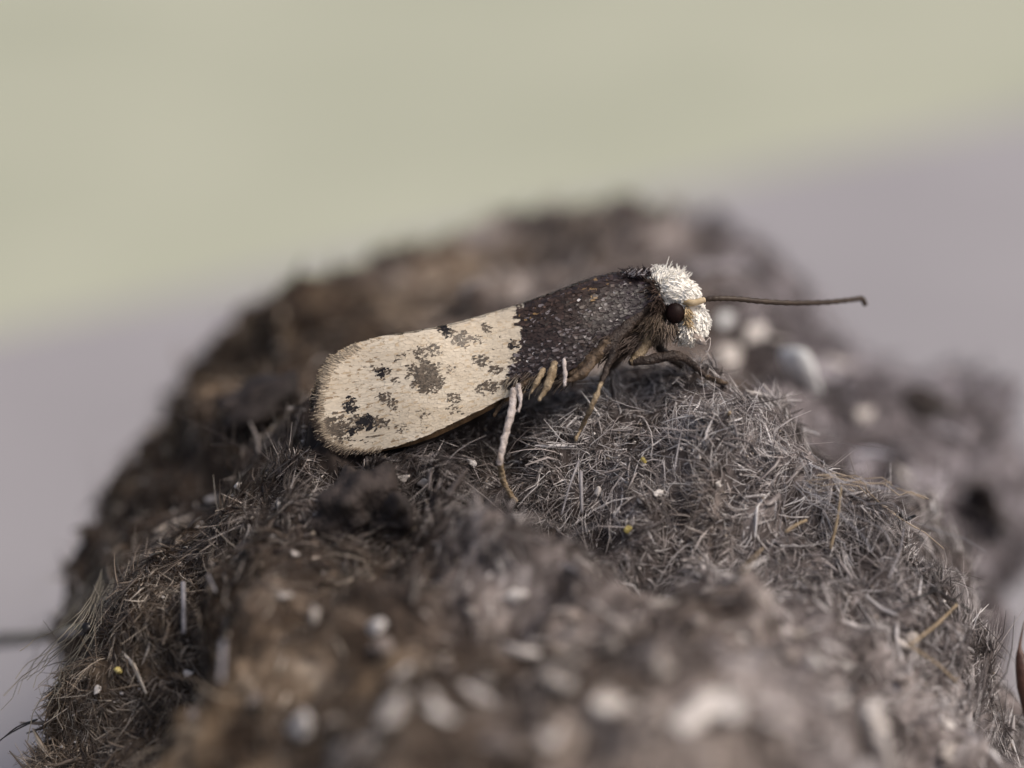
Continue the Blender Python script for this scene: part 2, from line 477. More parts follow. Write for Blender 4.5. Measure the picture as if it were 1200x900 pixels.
# --- pale grit between the hairs
n = 4200
pos, nn = sample(n, cum)
octa = np.array([[1, 0, 0], [-1, 0, 0], [0, 1, 0], [0, -1, 0], [0, 0, 1], [0, 0, -1]], float)
of = np.array([[0, 2, 4], [2, 1, 4], [1, 3, 4], [3, 0, 4], [2, 0, 5], [1, 2, 5], [3, 1, 5], [0, 3, 5]])
rad = 0.0022 * np.exp(rng.normal(0, 0.5, n)); rad = np.minimum(rad, 0.007)
Vv = pos[:, None, :] + nn[:, None, :] * 0.010 + octa[None] * rad[:, None, None] * rng.uniform(0.5, 1.4, (n, 6, 1))
cc = np.where(rng.random((n, 1)) < 0.5, [[0.50, 0.46, 0.44]], [[0.22, 0.18, 0.14]]) * rng.uniform(0.6, 1.2, (n, 1))
Ff = (np.arange(n) * 6)[:, None, None] + of[None]
link('grit', mesh_np('grit', Vv.reshape(-1, 3) - PO, Ff.reshape(-1, 3), np.repeat(cc, 6, 0), smooth=False), M_dust, pellet, kind='stuff')

# --- single pieces sticking in the pellet
def chip(name, px, py, a, b, c, mat, seed, sink=0.2, rot=None, sub=3, rough=0.55):
    h = surf(px, py)
    if h is None: return
    p, nn, w = h
    bm = bmesh.new(); bmesh.ops.create_icosphere(bm, subdivisions=sub, radius=1)
    co = np.array([v.co[:] for v in bm.verts])
    # flattened, angular splinter
    co *= 1 + rough * fbm(co + seed * 7.3, 1.1, 3, seed)[:, None]
    co = np.round(co * 2.2 + 0.25 * co) / 2.6 * 0.35 + co * 0.65
    co *= [a, b, c]
    co[:, 2] += 0.35 * c * (co[:, 0] / a) ** 2
    r = random.Random(seed)
    an = r.uniform(0, 6.28) if rot is None else rot
    tx = nrm(np.cross(nn, [0.1, 1, 0.2])); ty = np.cross(nn, tx)
    X = math.cos(an) * tx + math.sin(an) * ty; Yv = np.cross(nn, X)
    tilt = r.uniform(-0.4, 0.4)
    Zv = nrm(nn + tilt * X); X = nrm(X - Zv * X.dot(Zv)); Yv = np.cross(Zv, X)
    cw = p + nn * (c * (1 - sink) + 0.006) + co[:, :1] * X + co[:, 1:2] * Yv + co[:, 2:] * Zv
    for v, q in zip(bm.verts, cw - PO): v.co = q
    me = bpy.data.meshes.new(name); bm.to_mesh(me); bm.free()
    me.polygons.foreach_set('use_smooth', np.full(len(me.polygons), True))
    return link(name, me, mat, pellet)

# bone splinters in the near end, thrown out of focus
for i, (px, py, a, b) in enumerate([
        (470, 834, .052, .026), (712, 838, .060, .030), (815, 845, .085, .036), (1018, 872, .095, .055), (365, 858, .050, .030),
        (560, 812, .045, .020), (660, 805, .030, .022), (770, 790, .040, .024), (720, 768, .034, .018), (860, 840, .045, .028),
        (590, 880, .050, .024), (905, 880, .036, .020), (1105, 850, .034, .022), (440, 760, .036, .022), (520, 780, .030, .018),
        (950, 780, .030, .016), (820, 735, .026, .014), (675, 690, .018, .010), (585, 660, .013, .009), (880, 745, .030, .016),
        (1060, 800, .026, .018), (640, 870, .030, .020), (300, 820, .022, .014), (230, 838, .020, .012), (225, 790, .018, .010),
        (495, 725, .022, .012), (745, 735, .022, .014), (980, 830, .035, .02), (420, 880, .035, .02)]):
    chip('bone_fragment', px, py, a * (0.75 if i < 9 else 0.6), b * (0.7 if i < 9 else 0.6), b * 0.35, [M_bone, M_bone_dim, M_bone_dim][i % 3] if i > 8 else M_bone if i < 6 else M_bone_mid, 100 + i, sink=0.15 if i < 9 else 0.4, rough=0.8)
for i in range(46):
    r_ = random.Random(900 + i); sz = r_.uniform(.006, .018)
    chip('bone_fragment', r_.uniform(330, 1150), r_.uniform(690, 892), sz * r_.uniform(1, 2), sz, sz * .5, [M_bone, M_bone_mid, M_bone_dim][i % 3], 900 + i, sink=0.3, sub=2, rough=0.8)
# pale flakes on the far flank
for i, (px, py, a, b, mt) in enumerate([
        (935, 448, .075, .045, M_bone_blue), (850, 418, .050, .034, M_bone), (845, 378, .022, .016, M_bone_blue), (890, 470, .060, .024, M_bone),
        (1052, 562, .050, .026, M_bone), (985, 425, .040, .020, M_bone), (1010, 490, .05, .025, M_bone), (915, 400, .03, .02, M_bone),
        (880, 395, .04, .02, M_bone)]):
    chip('bone_fragment', px, py, a, b, b * 0.4, mt, 200 + i, rot=0.8, sink=-0.8 if i == 0 else 0.2)
# small pieces in the plane of focus
for i, (px, py, a, b) in enumerate([
        (475, 562, .012, .008), (500, 562, .014, .008), (555, 545, .012, .006), (625, 527, .008, .006), (838, 565, .007, .006),
        (772, 578, .010, .008), (752, 590, .010, .008), (708, 580, .010, .008), (455, 566, .010, .007), (250, 583, .014, .009),
        (285, 570, .010, .008), (330, 592, .007, .006), (118, 805, .010, .006), (345, 652, .008, .007), (600, 610, .010, .008)]):
    chip('bone_fragment', px, py, a, b, b * 0.6, M_bone, 300 + i)
for i, (px, py) in enumerate([(754, 541), (742, 627), (147, 790)]):
    chip('grain', px, py, .009, .008, .007, M_grain, 400 + i, sink=0)
chip('clod', 425, 622, .095, .095, .065, M_clod, 500, sink=0.3, rot=0.1, sub=4, rough=0.5)
chip('clod', 462, 612, .040, .060, .040, M_clod, 502, sink=0.5, rot=0.6, sub=4, rough=0.7)
chip('clod', 312, 480, .085, .060, .050, M_clod, 503, sink=0.6, rot=0.3)
chip('clod', 1082, 480, .08, .045, .02, M_clod, 504, sink=0.5, sub=4, rough=1.0)
chip('clod', 1150, 585, .15, .07, .03, M_clod, 505, sink=0.5, rot=0.8, sub=4, rough=1.0)
chip('clod', 912, 405, .022, .035, .02, M_clod, 506, sink=0.4)

def shaft(name, pts, r0, r1, mat, lift=0.01, lift_end=None, bend=0.0):
    """a stiff hair through photograph positions, lying on or standing off the pellet"""
    out = []
    m = len(pts)
    for i, q in enumerate(pts):
        h = surf(q[0], q[1])
        if h is None: continue
        p, nn, w = h
        if len(q) > 2:                       # explicit depth: a free end in the air
            out.append(to_world(cam_local(q[0], q[1], q[2])))
        else:
            out.append(p + nn * (lift + 0.016))
    if m == 3 and all(len(q) == 2 for q in pts):
        out[1] = (out[0] + out[2]) * 0.5 + (surf(*pts[1])[1]) * 0.008
    V, Fc, _, _ = tube_mesh(out, np.linspace(r0, r1, len(out)) , sides=7, sub=5)
    return link(name, pymesh(name, V - PO, Fc), mat, pellet)

def wd(px, py): return float(surf(px, py)[2])
def free(px, py, wx, wy, dz=0.0):
    """depth of the pellet at (wx,wy) offset towards the viewer by dz"""
    return (px, py, wd(wx, wy) - dz)
shaft('bristle', [(977, 652), free(981, 610, 977, 652, .03), free(986, 570, 977, 652, .03)], .0042, .0018, M_straw)
shaft('bristle', [(815, 602), (829, 550), (843, 500)], .0030, .0036, M_straw, lift=.028)
shaft('bristle', [(908, 633), (925, 618), (943, 606)], .0036, .0030, M_straw, lift=.026)
shaft('bristle', [(1050, 766), (1078, 742), (1107, 720)], .0030, .0036, M_straw, lift=.024)
shaft('bristle', [(1050, 772), (1085, 790), (1112, 806)], .0026, .0022, M_straw, lift=.024)
shaft('bristle', [(748, 628), (760, 580), (777, 528)], .0040, .0034, M_greyq, lift=.030)
shaft('bristle', [(683, 566), (690, 602)], .0048, .0036, M_greyq, lift=.028)
shaft('bristle', [(690, 540), (672, 585), (660, 605)], .0030, .0020, M_greyq, lift=.028)
shaft('bristle', [(217, 690), (218, 720), (220, 752)], .0062, .0052, M_greyq, lift=.030)
shaft('bristle', [(255, 680), (255, 704)], .0028, .0024, M_greyq, lift=.028)
shaft('bristle', [(265, 770), (268, 810)], .0065, .0055, M_greyq, lift=.04)
shaft('bristle', [(800, 560), (806, 520), (812, 478)], .0022, .0016, M_greyq, lift=.030)
shaft('bristle', [(880, 690), (893, 662), (898, 640)], .0022, .0020, M_straw, lift=.026)
shaft('bristle', [(1040, 690), (1048, 660), (1056, 630)], .0022, .0020, M_greyq, lift=.026)
shaft('bristle', [(1049, 615), free(1060, 609, 1049, 615, .01), free(1073, 604, 1049, 615, .02)], .0062, .0034, M_stick)
shaft('bristle', [(1052, 664), free(1090, 686, 1070, 680, .02), free(1138, 716, 1075, 690, .02)], .0044, .0022, M_stick)
shaft('bristle', [(1062, 706), free(1080, 699, 1070, 702, .02), free(1102, 688, 1075, 700, .03)], .0048, .0028, M_stick)
# long free hairs at the outline
shaft('bristle', [(95, 720), free(92, 690, 95, 720, -.05), free(84, 668, 95, 720, -.08)], .0022, .0010, M_greyq)
shaft('bristle', [(105, 730), free(97, 712, 105, 730, -.05), free(100, 686, 105, 730, -.08)], .0020, .0010, M_greyq)
shaft('bristle', [(34, 842), free(14, 858, 34, 842, 0), free(-6, 872, 34, 842, 0)], .0022, .0014, M_stick)
shaft('bristle', [(40, 842), free(20, 852, 40, 842, 0), free(0, 868, 40, 842, 0)], .0022, .0014, M_stick)
# blurred quill standing out of the far flank
q0 = surf(95, 745)
shaft('quill', [(110, 742), free(45, 746, 110, 742, -.8), free(-30, 752, 110, 742, -1.2)], .014, .020, M_stick)
# husk with a bristle at its tip, on the near flank
V, Fc, _, _ = tube_mesh([to_world(cam_local(1215, 880, -.10)), to_world(cam_local(1203, 805, -.12)), to_world(cam_local(1197, 775, -.12)), to_world(cam_local(1195, 758, -.12)), to_world(cam_local(1200, 728, -.10))],
                        [.012, .022, .014, .004, .0012], sides=9)
link('husk', pymesh('husk', V - PO, Fc), M_husk, pellet)

# swept wisps of pale hair on the flank
def wisp(pts, n, spread, r, col):
    ctrl = np.array([surf(*q)[0] + surf(*q)[1] * 0.03 for q in pts])
    K = 8
    t = np.linspace(0, len(pts) - 1, K)
    path = np.stack([np.interp(t, np.arange(len(pts)), ctrl[:, i]) for i in range(3)], -1)
    off = rng.normal(0, spread, (n, 1, 3)) * (0.4 + np.linspace(0, 1, K)[None, :, None] ** 1.5) + rng.normal(0, spread * 0.15, (n, K, 3))
    PP = path[None] + off
    s0 = rng.uniform(0, 0.5, n)
    return tubes(PP, np.repeat(np.full((n, 1), r) * rng.uniform(.6, 1.3, (n, 1)), K, 1), np.array(col)[None] * rng.uniform(.5, 1.3, (n, 1)))
ws = [wisp([(150, 655), (118, 690), (85, 740), (62, 775)], 22, .036, .0011, (.30, .27, .22)),
      wisp([(135, 690), (110, 745), (75, 790), (45, 820)], 22, .040, .0011, (.26, .23, .18)),
      wisp([(930, 545), (955, 600), (1005, 650)], 6, .05, .0013, (.36, .34, .35)),
      wisp([(955, 560), (1000, 575), (1040, 603)], 9, .05, .0014, (.33, .26, .19)),
      wisp([(935, 565), (985, 585), (1030, 620)], 7, .045, .0013, (.42, .41, .44))]
off = 0; Vs, Fs, Cs = [], [], []
for v, f, c in ws:
    Vs.append(v); Fs.append(f + off); Cs.append(c); off += len(v)
link('hair_wisp', mesh_np('hair_wisp', np.vstack(Vs) - PO, np.vstack(Fs), np.vstack(Cs)), M_fur, pellet, kind='stuff')

# ------------------------------------------------------------------ the moth
moth = bpy.data.objects.new('moth', None)
m0 = cam_local(600, 520, 0.06)
moth.location = to_world(m0); moth.rotation_euler = (-PITCH, 0, 0)
COL.objects.link(moth)
moth['label'] = 'small moth with dark wing bases, cream spotted wings and white tufted head on the pellet'
moth['category'] = 'moth'

M_scale = attr_mat('wing_scale', rough=0.38, spec=0.34)
M_membrane = noise_mat('wing_membrane', (0.20, 0.15, 0.10), (0.32, 0.25, 0.17), 20, rough=0.5)
M_hair = attr_mat('moth_hair', rough=0.5, spec=0.3)
M_eye = noise_mat('compound_eye', (0.006, 0.003, 0.003), (0.016, 0.007, 0.006), 60, rough=0.5, spec=0.12)
M_ant = noise_mat('antenna_brown', (0.035, 0.024, 0.018), (0.07, 0.05, 0.036), 60, rough=0.5)
M_body = noise_mat('dark_body_scales', (0.022, 0.014, 0.012), (0.07, 0.048, 0.036), 45, rough=0.5, bump=0.6)
M_tan = noise_mat('tan_leg', (0.040, 0.026, 0.018), (0.17, 0.118, 0.075), 34, rough=0.45, bump=0.5)
M_pale = noise_mat('pale_leg', (0.30, 0.24, 0.20), (0.58, 0.52, 0.50), 30, rough=0.45, bump=0.5)
M_dleg = noise_mat('dark_leg', (0.02, 0.014, 0.012), (0.07, 0.05, 0.04), 35, rough=0.45, bump=0.5)
M_face = noise_mat('white_head', (0.70, 0.64, 0.56), (0.84, 0.80, 0.74), 30, rough=0.7)

# wing outline, photograph positions; columns from tip to base
top_pts = np.array([(367, 482), (368, 468), (371, 453), (376, 439), (385, 425), (398, 414), (413, 406), (450, 395), (485, 390), (520, 384), (560, 374), (612, 359), (650, 346), (690, 331), (715, 324), (740, 321), (757, 323), (770, 333), (776, 345)], float)
bot_pts = np.array([(367, 486), (369, 499), (374, 510), (383, 519), (395, 525), (413, 529), (430, 529), (450, 525), (480, 517), (510, 506), (550, 487), (590, 467), (620, 455), (650, 442), (690, 420), (715, 400), (740, 376), (760, 357), (776, 347)], float)
def ytop(x): return np.interp(x, top_pts[:, 0], top_pts[:, 1])
def ybot(x): return np.interp(x, bot_pts[:, 0], bot_pts[:, 1])
def wing_w(x, y):
    """depth of the near wing: ridge far, flank bulging to the viewer, wrapping under at the margin"""
    t = np.clip((y - ytop(x)) / np.maximum(ybot(x) - ytop(x), 6), -0.1, 1.1)
    fat = np.interp(x, [360, 420, 560, 700, 776], [0.35, 0.6, 0.9, 1.0, 0.7])
    return fat * (0.050 - 0.085 * np.sqrt(np.clip(t, 0, 1.1)) + 0.020 * t ** 3) + 0.010 * np.sin(x * 0.035)
def wing_pt(x, y, lift=0.0):
    x = np.asarray(x, float); y = np.asarray(y, float)
    w = wing_w(x, y) - lift
    k = S * (FOC + w) / FOC
    return np.stack([(x - 600) * k, w, (450 - y) * k], -1)

# mirror plane through the dorsal ridge: the far wing
ax = nrm(cam_local(740, 321) - cam_local(395, 411))
wy = np.array([0, CP, SP])
pn = nrm(wy - ax * wy.dot(ax)); p0 = wing_pt(np.array([600.]), np.array([362.]))[0] + pn * 0.006
def mirror(Q):
    x = np.clip(Q[..., 0] / (S * (FOC + Q[..., 1]) / FOC) + 600, 368, 776)
    r = wing_pt(x, ytop(x) - 0.6)
    return Q - 2 * ((Q - r) @ pn)[..., None] * pn

NC, NR = 120, 26
xs_ = 368 + (775 - 368) * (1 - np.cos(np.linspace(0.06, math.pi * 0.97, NC))) / 2
tt = np.linspace(0, 1, NR)
Xw = np.repeat(xs_[:, None], NR, 1); Yw = ytop(xs_)[:, None] * (1 - tt) + ybot(xs_)[:, None] * tt
Wf = wing_pt(Xw, Yw); Wb = Wf.copy(); Wb[..., 1] += 0.004
ii = np.arange(NC * NR).reshape(NC, NR)
Fq = np.stack([ii[:-1, :-1], ii[1:, :-1], ii[1:, 1:], ii[:-1, 1:]], -1).reshape(-1, 4)
nW = NC * NR
edge = np.concatenate([ii[:, 0], ii[-1, 1:], ii[::-1, -1][1:], ii[0, ::-1][1:-1]])
Fe = np.stack([edge, np.roll(edge, -1), np.roll(edge, -1) + nW, edge + nW], -1)
Fw = np.vstack([Fq[:, ::-1], Fq + nW, Fe])
Vw = np.vstack([Wf.reshape(-1, 3), Wb.reshape(-1, 3)])
wing_near = link('forewing', mesh_np('forewing', Vw - m0, Fw), M_membrane, moth)
wing_far = link('forewing', mesh_np('forewing', mirror(Vw) - m0, Fw[:, ::-1]), M_membrane, moth)

# spots of the pattern: x, y, rx, ry, darkness
spots = np.array([
    (502, 443, 20, 18, .72), (495, 414, 13, 8, .50), (509, 409, 8, 8, .5), (484, 431, 9, 7, .38), (447, 436, 11, 6, 1.0), (469, 419, 8, 5, .40),
    (464, 447, 5, 5, .4), (449, 465, 6, 5, .70), (460, 473, 7, 5, .55), (411, 476, 8.5, 9.5, 1.0), (394, 499, 16, 14, .74), (427, 494, 12, 8.5, 1.0),
    (413, 506, 5, 5, 1.0), (445, 495, 9, 6, .55), (469, 500, 11, 8, .26), (497, 482, 7, 4, .36), (499, 493, 5, 9, .26), (532, 465, 9, 6, .55),
    (571, 452, 11, 8, .6), (566, 422, 10, 8, .55), (582, 433, 7, 5, .62), (542, 396, 12, 9, .6), (560, 397, 9, 4, .5), (570, 385, 6, 7, .42), (524, 388, 9, 5, 1.0),
    (600, 405, 4, 3, .9), (604, 419, 5, 6, .45), (530, 432, 7, 7, .28), (596, 449, 8, 5, .72), (536, 481, 11, 6, .3), (405, 515, 12, 5, .4), (372, 470, 3, 3, .6), (373, 458, 3, 2, .5), (371, 483, 3, 3, .7), (373, 495, 3, 3, .7), (378, 506, 3, 3, .7), (386, 515, 4, 3, .6), (378, 447, 3, 2, .45), (384, 434, 3, 2, .4),
    (580, 405, 4, 3, .4), (590, 392, 3, 2, .4), (440, 512, 9, 4, .25), (608, 436, 7, 9, .5)], float)
def darkness(x, y, jit=1.0):
    n = len(x)
    xj = x + rng.normal(0, 0.9 * jit, n); yj = y + rng.normal(0, 0.9 * jit, n)
    d = np.zeros(n)
    p3 = np.stack([x, y, x * 0], -1)
    wob = fbm(p3, 5, 2, 8) * 0.36
    for sx_, sy_, rx, ry, a in spots:
        r = np.sqrt(((xj - sx_) / rx) ** 2 + ((yj - sy_) / ry) ** 2) + wob
        d = np.maximum(d, a * np.clip((1.02 - r) / 0.30, 0, 1))
    bx = np.interp(y, [355, 372, 395, 415, 432, 448, 460], [611, 614, 621, 614, 607, 602, 612]) + 5 * fbm(p3, 8, 2, 4)
    base = x + rng.normal(0, 2.2, n) > bx
    return d, base

def scale_mesh(n_c, n_d, seed):
    # random points inside the outline
    X, Y = [], []
    want = n_c + n_d
    while sum(len(q) for q in X) < want * 1.3:
        x = rng.uniform(370, 775, 20000); y = rng.uniform(318, 530, 20000)
        ok = (y > ytop(x) + 0.5) & (y < ybot(x) - 0.5)
        X.append(x[ok]); Y.append(y[ok])
    x = np.concatenate(X)[:want]; y = np.concatenate(Y)[:want]
    n = len(x)
    lead = np.where(x > 612, 5, np.interp(x, [370, 430, 520], [13, 8, 6]))
    d0, base0 = darkness(x - 6, y + 1.5); lead = np.where(d0 > .2, 5, lead)
    d, base = darkness(x - 0.96 * lead, y + 0.24 * lead)
    # growth direction: base to tip, fanning at the termen
    dx = x - 900; dy = y - (352 - 0.02 * (x - 900)); dy = y - 330
    ln = np.hypot(dx, dy); dx /= ln; dy /= ln
    dx2, dy2 = -0.972, 0.235
    f = np.clip((470 - x) / 120, 0, 1)
    fan = (y - 468) / 70 * 0.55
    ex = dx2 + 0 * f; ey = dy2 + f * fan - 0.10 * (1 - f) * 0
    ang = np.arctan2(ey, ex) + rng.normal(0, np.where(base, 0.26, 0.10 + 0.2 * (d > .3)), n)
    ex, ey = np.cos(ang), np.sin(ang)
    Ls = np.where(base, rng.uniform(8, 15, n), np.interp(x, [370, 430, 520], [26, 19, 11]) * rng.uniform(.7, 1.25, n))
    Ls = np.where((d > .25) & ~base, np.minimum(Ls, rng.uniform(6, 10, n)), Ls)
    Ws = np.where(base, rng.uniform(2.2, 3.8, n), rng.uniform(1.8, 3.0, n))
    lift0 = 0.0008 + rng.uniform(0, 0.0010, n); lift1 = lift0 + np.where(base, np.abs(rng.normal(0.0016, 0.0014, n)), np.abs(rng.normal(0.0007, 0.0004, n)) + 0.0010 * (d > .4))
    roll = rng.normal(0, np.where(base, 0.0010, 0.00018), n)
    tx_, ty_ = x + ex * Ls, y + ey * Ls
    ok = (tx_ > 368) & (ty_ > ytop(tx_) - 2) & (ty_ < ybot(tx_) + 3)
    short = np.where(ok, 1.0, 0.45); Ls = Ls * short
    tx_, ty_ = x + ex * Ls, y + ey * Ls
    ok = (tx_ > 367) & (ty_ > ytop(tx_) - 3) & (ty_ < ybot(tx_) + 3)
    x, y, d, base, ex, ey, Ls, Ws, lift0, lift1, roll = (q_[ok] for q_ in (x, y, d, base, ex, ey, Ls, Ws, lift0, lift1, roll)); n = len(x)
    # template: s along, c across
    tpl = np.array([(0, -.15), (0, .15), (.45, -.5), (.45, .5), (.85, -.46), (.85, .46), (1.0, -.20), (1.0, .22), (.93, 0)])
    tf = np.array([(0, 2, 3), (0, 3, 1), (2, 4, 5), (2, 5, 3), (4, 6, 8), (4, 8, 5), (5, 8, 7)])
    Vv = np.zeros((n, len(tpl), 3))
    for q, (s_, c_) in enumerate(tpl):
        px = x + ex * Ls * s_ - ey * Ws * c_
        py = y + ey * Ls * s_ + ex * Ws * c_
        lf = lift0 * (1 - s_) + lift1 * s_ + roll * c_ + 0.0002 * (1 - 4 * c_ * c_)
        Vv[:, q] = wing_pt(px, py, lf)
    cream = np.array([0.565, 0.485, 0.375]); cream2 = np.array([0.66, 0.585, 0.475]); buff = np.array([0.50, 0.40, 0.28])
    a_ = np.clip(0.5 + 0.5 * fbm(np.stack([x * .35, y, x * 0], -1), 16, 3, 12), 0, 1)[:, None]
    c = cream * (1 - a_) + cream2 * a_
    c = np.where(rng.random((n, 1)) < 0.10, buff, c)
    stk = (rng.random(n) < 0.07 * np.clip((520 - x) / 90, 0, 1)); c = np.where(stk[:, None], np.array([0.30, 0.22, 0.14]), c); Ws = np.where(stk & (d < .2), Ws * .45, Ws)
    tipb = np.clip((460 - x) / 110, 0, 1)[:, None] * 0.45 * np.clip((470 - y) / 60, 0, 1)[:, None]
    c = c * (1 - tipb) + np.array([0.60, 0.46, 0.30]) * tipb
    grey = np.array([0.098, 0.076, 0.056]); black = np.array([0.010, 0.007, 0.007])
    hit = rng.random(n) < np.clip(np.where(d < .5, d * 1.15, d * 1.4), 0, .985)
    dk = np.where((d > .84)[:, None], black, grey * rng.uniform(0.55, 1.5, (n, 1)))
    c = np.where(hit[:, None], dk, c)
    mixw = (0.35 * d * (~hit))[:, None]; c = c * (1 - mixw) + grey * mixw
    # dark base: purplish brown, browner along the ridge, a few pale scales
    t = np.clip((y - ytop(x)) / np.maximum(ybot(x) - ytop(x), 6), 0, 1)
    db = np.array([0.022, 0.0145, 0.0155]) * (0.5 + t[:, None] * .5) + np.array([0.042, 0.026, 0.016]) * (1 - t[:, None]) * .6
    db = db * np.exp(rng.normal(0, 0.38, (n, 1)))
    far = np.clip((x - 700) / 70, 0, 1)[:, None]
    db = db * (1 - far) + np.array([0.018, 0.0125, 0.018]) * np.exp(rng.normal(0, 0.4, (n, 1))) * far
    u = rng.random(n)
    lowgrey = (t > .5) & (x < 700)
    db = np.where((u < np.where(lowgrey, .13, .04))[:, None], np.array([0.16, 0.14, 0.145]), db)
    db = np.where((u > .996)[:, None], np.array([0.60, 0.57, 0.56]), db)
    db = np.where(((u > .966) & (u < .99) & (t < .35))[:, None], np.array([0.22, 0.14, 0.065]), db)
    c = np.where(base[:, None], db, c) * rng.uniform(.9, 1.1, (n, 1))
    Ff = (np.arange(n) * len(tpl))[:, None, None] + tf[None]
    return Vv.reshape(-1, 3), Ff.reshape(-1, 3), np.repeat(c, len(tpl), 0)
Vs_, Fs_, Cs_ = scale_mesh(19000, 9000, 0)
link('scales', mesh_np('scales', Vs_ - m0, Fs_[:, ::-1], Cs_), M_scale, wing_near, kind='stuff')
link('scales', mesh_np('scales', mirror(Vs_) - m0, Fs_, Cs_), M_scale, wing_far, kind='stuff')

# fringe of hair-scales round the wing tip
def fringe():
    term = np.array([(413, 406), (398, 414), (385, 425), (376, 440), (370, 456), (368, 470), (367, 485), (369, 499), (375, 511), (384, 520), (396, 526), (414, 530), (440, 528)], float)
    n = 760
    u = rng.uniform(0, len(term) - 1, n)
    bx = np.interp(u, np.arange(len(term)), term[:, 0]) + 7; by = np.interp(u, np.arange(len(term)), term[:, 1])
    cx, cy = 460, 462
    dx, dy = bx - cx, by - cy; l = np.hypot(dx, dy); dx /= l; dy /= l
    dx = dx * .6 - .45; dy = dy * .75; l = np.hypot(dx, dy); dx /= l; dy /= l
    a = np.arctan2(dy, dx) + rng.normal(0, .14, n); dx, dy = np.cos(a), np.sin(a)
    inset = rng.uniform(0, 8, n)
    L = np.where((u < 1.5) | (u > 10.5), 7, 12) * rng.uniform(.65, 1.15, n)
    K = 4
    PP = np.zeros((n, K, 3)); CC = np.zeros((n, K, 3))
    lower = np.clip((by - 425) / 60, 0, 1)
    for k_ in range(K):
        s_ = k_ / (K - 1)
        PP[:, k_] = wing_pt(bx - dx * inset + dx * (L + inset * .5) * s_, by - dy * inset + dy * (L + inset * .5) * s_, 0.002 + .004 * s_ * rng.random(n))
    pale = np.array([0.48, 0.40, 0.30]); dark = np.array([0.050, 0.036, 0.028])
    dk = rng.random(n) < 0.42 + 0.40 * lower
    for k_ in range(K):
        band = [0.0, 0.10, 0.9, 0.85][k_]
        m = np.clip(band * (0.55 + .55 * lower) * dk + 0.30 * lower, 0, 1)[:, None]
        CC[:, k_] = pale * (1 - m) + dark * m
    R = np.array([.0010, .0014, .0013, .0007])[None] * rng.uniform(.6, 1.3, (n, 1))
    return tubes(PP, R, CC)
fv, ff, fc = fringe()
link('fringe', mesh_np('fringe', fv - m0, ff, fc), M_scale, wing_near, kind='stuff')
link('fringe', mesh_np('fringe', mirror(fv) - m0, ff[:, ::-1], fc), M_scale, wing_far, kind='stuff')

# hindwings: brown-edged, showing as a rim below the forewing
hx = np.linspace(425, 640, 60)
ht = np.linspace(0, 1, 8)
hb = ybot(hx) + 6.5 * np.sin(np.pi * np.clip((hx - 425) / 215, 0, 1)) ** .6
Xh = np.repeat(hx[:, None], 8, 1); Yh = (ybot(hx) - 45)[:, None] * (1 - ht) + hb[:, None] * ht
wh = wing_w(Xh, np.minimum(Yh, ybot(Xh))) + 0.014 + 0.012 * np.clip(ht, 0, 1)[None]
kk = S * (FOC + wh) / FOC
H = np.stack([(Xh - 600) * kk, wh, (450 - Yh) * kk], -1)
H2 = H.copy(); H2[..., 1] += 0.004
ih = np.arange(60 * 8).reshape(60, 8)
Fh = np.stack([ih[:-1, :-1], ih[1:, :-1], ih[1:, 1:], ih[:-1, 1:]], -1).reshape(-1, 4)
eh = np.concatenate([ih[:, 0], ih[-1, 1:], ih[::-1, -1][1:], ih[0, ::-1][1:-1]])
Fh = np.vstack([Fh[:, ::-1], Fh + 480, np.stack([eh, np.roll(eh, -1), np.roll(eh, -1) + 480, eh + 480], -1)])
Hv = np.vstack([H.reshape(-1, 3), H2.reshape(-1, 3)])
M_hind = noise_mat('hindwing_brown', (0.09, 0.055, 0.03), (0.26, 0.16, 0.085), 30, rough=0.5, bump=0.4)
link('hindwing', mesh_np('hindwing', Hv - m0, Fh), M_hind, moth)
link('hindwing', mesh_np('hindwing', mirror(Hv) - m0, Fh[:, ::-1]), M_hind, moth)

# --- body: head, thorax, abdomen and legs as one continuous skin
def px3(lst): return np.array([cam_local(*q) for q in lst])
def foot(px, py, off=0.012):
    p, nn, w = surf(px, py); return (px, py, w - off)
chains = []   # points, radii(cm), material
def chain(pts, rad_px, mat): chains.append((px3(pts), np.array(rad_px) * S, mat))
BW = 0.075
chain([(778, 356, .055), (750, 358, .065), (715, 372, BW), (670, 395, BW), (620, 418, BW), (560, 440, BW), (500, 458, BW), (450, 468, BW)], [24, 33, 37, 30, 27, 26, 22, 10], 0)   # thorax + abdomen
chain([(778, 330, .05), (790, 338, .045), (803, 345, .045)], [13, 22, 16], 5)
chain([(795, 358, .05), (808, 366, .045), (815, 380, .042), (812, 390, .042)], [20, 20, 15, 8], 5)                                      # head
f3 = foot(606, 588, .030); f2 = foot(674, 516, .025)
chain([(690, 418, .03), (640, 440, .0), (606, 455, -.02), (602, 462, -.03)], [9, 7, 5, 4], 1)                           # near hind femur
chain([(602, 458, -.03), (599, 485, -.05), (591, 515, -.07), (586, 542, -.085)], [4.3, 4.6, 4.4, 4.0], 2)                # hind tibia
chain([(586, 542, -.085), (589, 562, f3[2] * .7 - .02), (597, 578, f3[2]), f3], [4.0, 3.6, 3.2, 2.6], 4)                 # hind tarsus
chain([(768, 352, .015), (740, 378, -.005), (712, 405, -.02), (690, 425, -.02)], [4, 6.5, 8, 6], 3)                        # near mid coxa + femur
chain([(712, 402, -.02), (690, 425, -.022), (668, 440, -.02)], [8, 8, 3], 1)
chain([(722, 405, -.02), (714, 425, -.03), (706, 446, -.04)], [6, 4, 3.2], 3)                                            # mid tibia
chain([(706, 446, -.04), (693, 476, -.05), (683, 498, f2[2]), f2], [3.2, 3.2, 2.8, 2.2], 4)                              # mid tarsus
chain([(770, 375, .03), (757, 398, .02), (742, 424, .01)], [11, 10, 6], 4)                                              # fore coxa
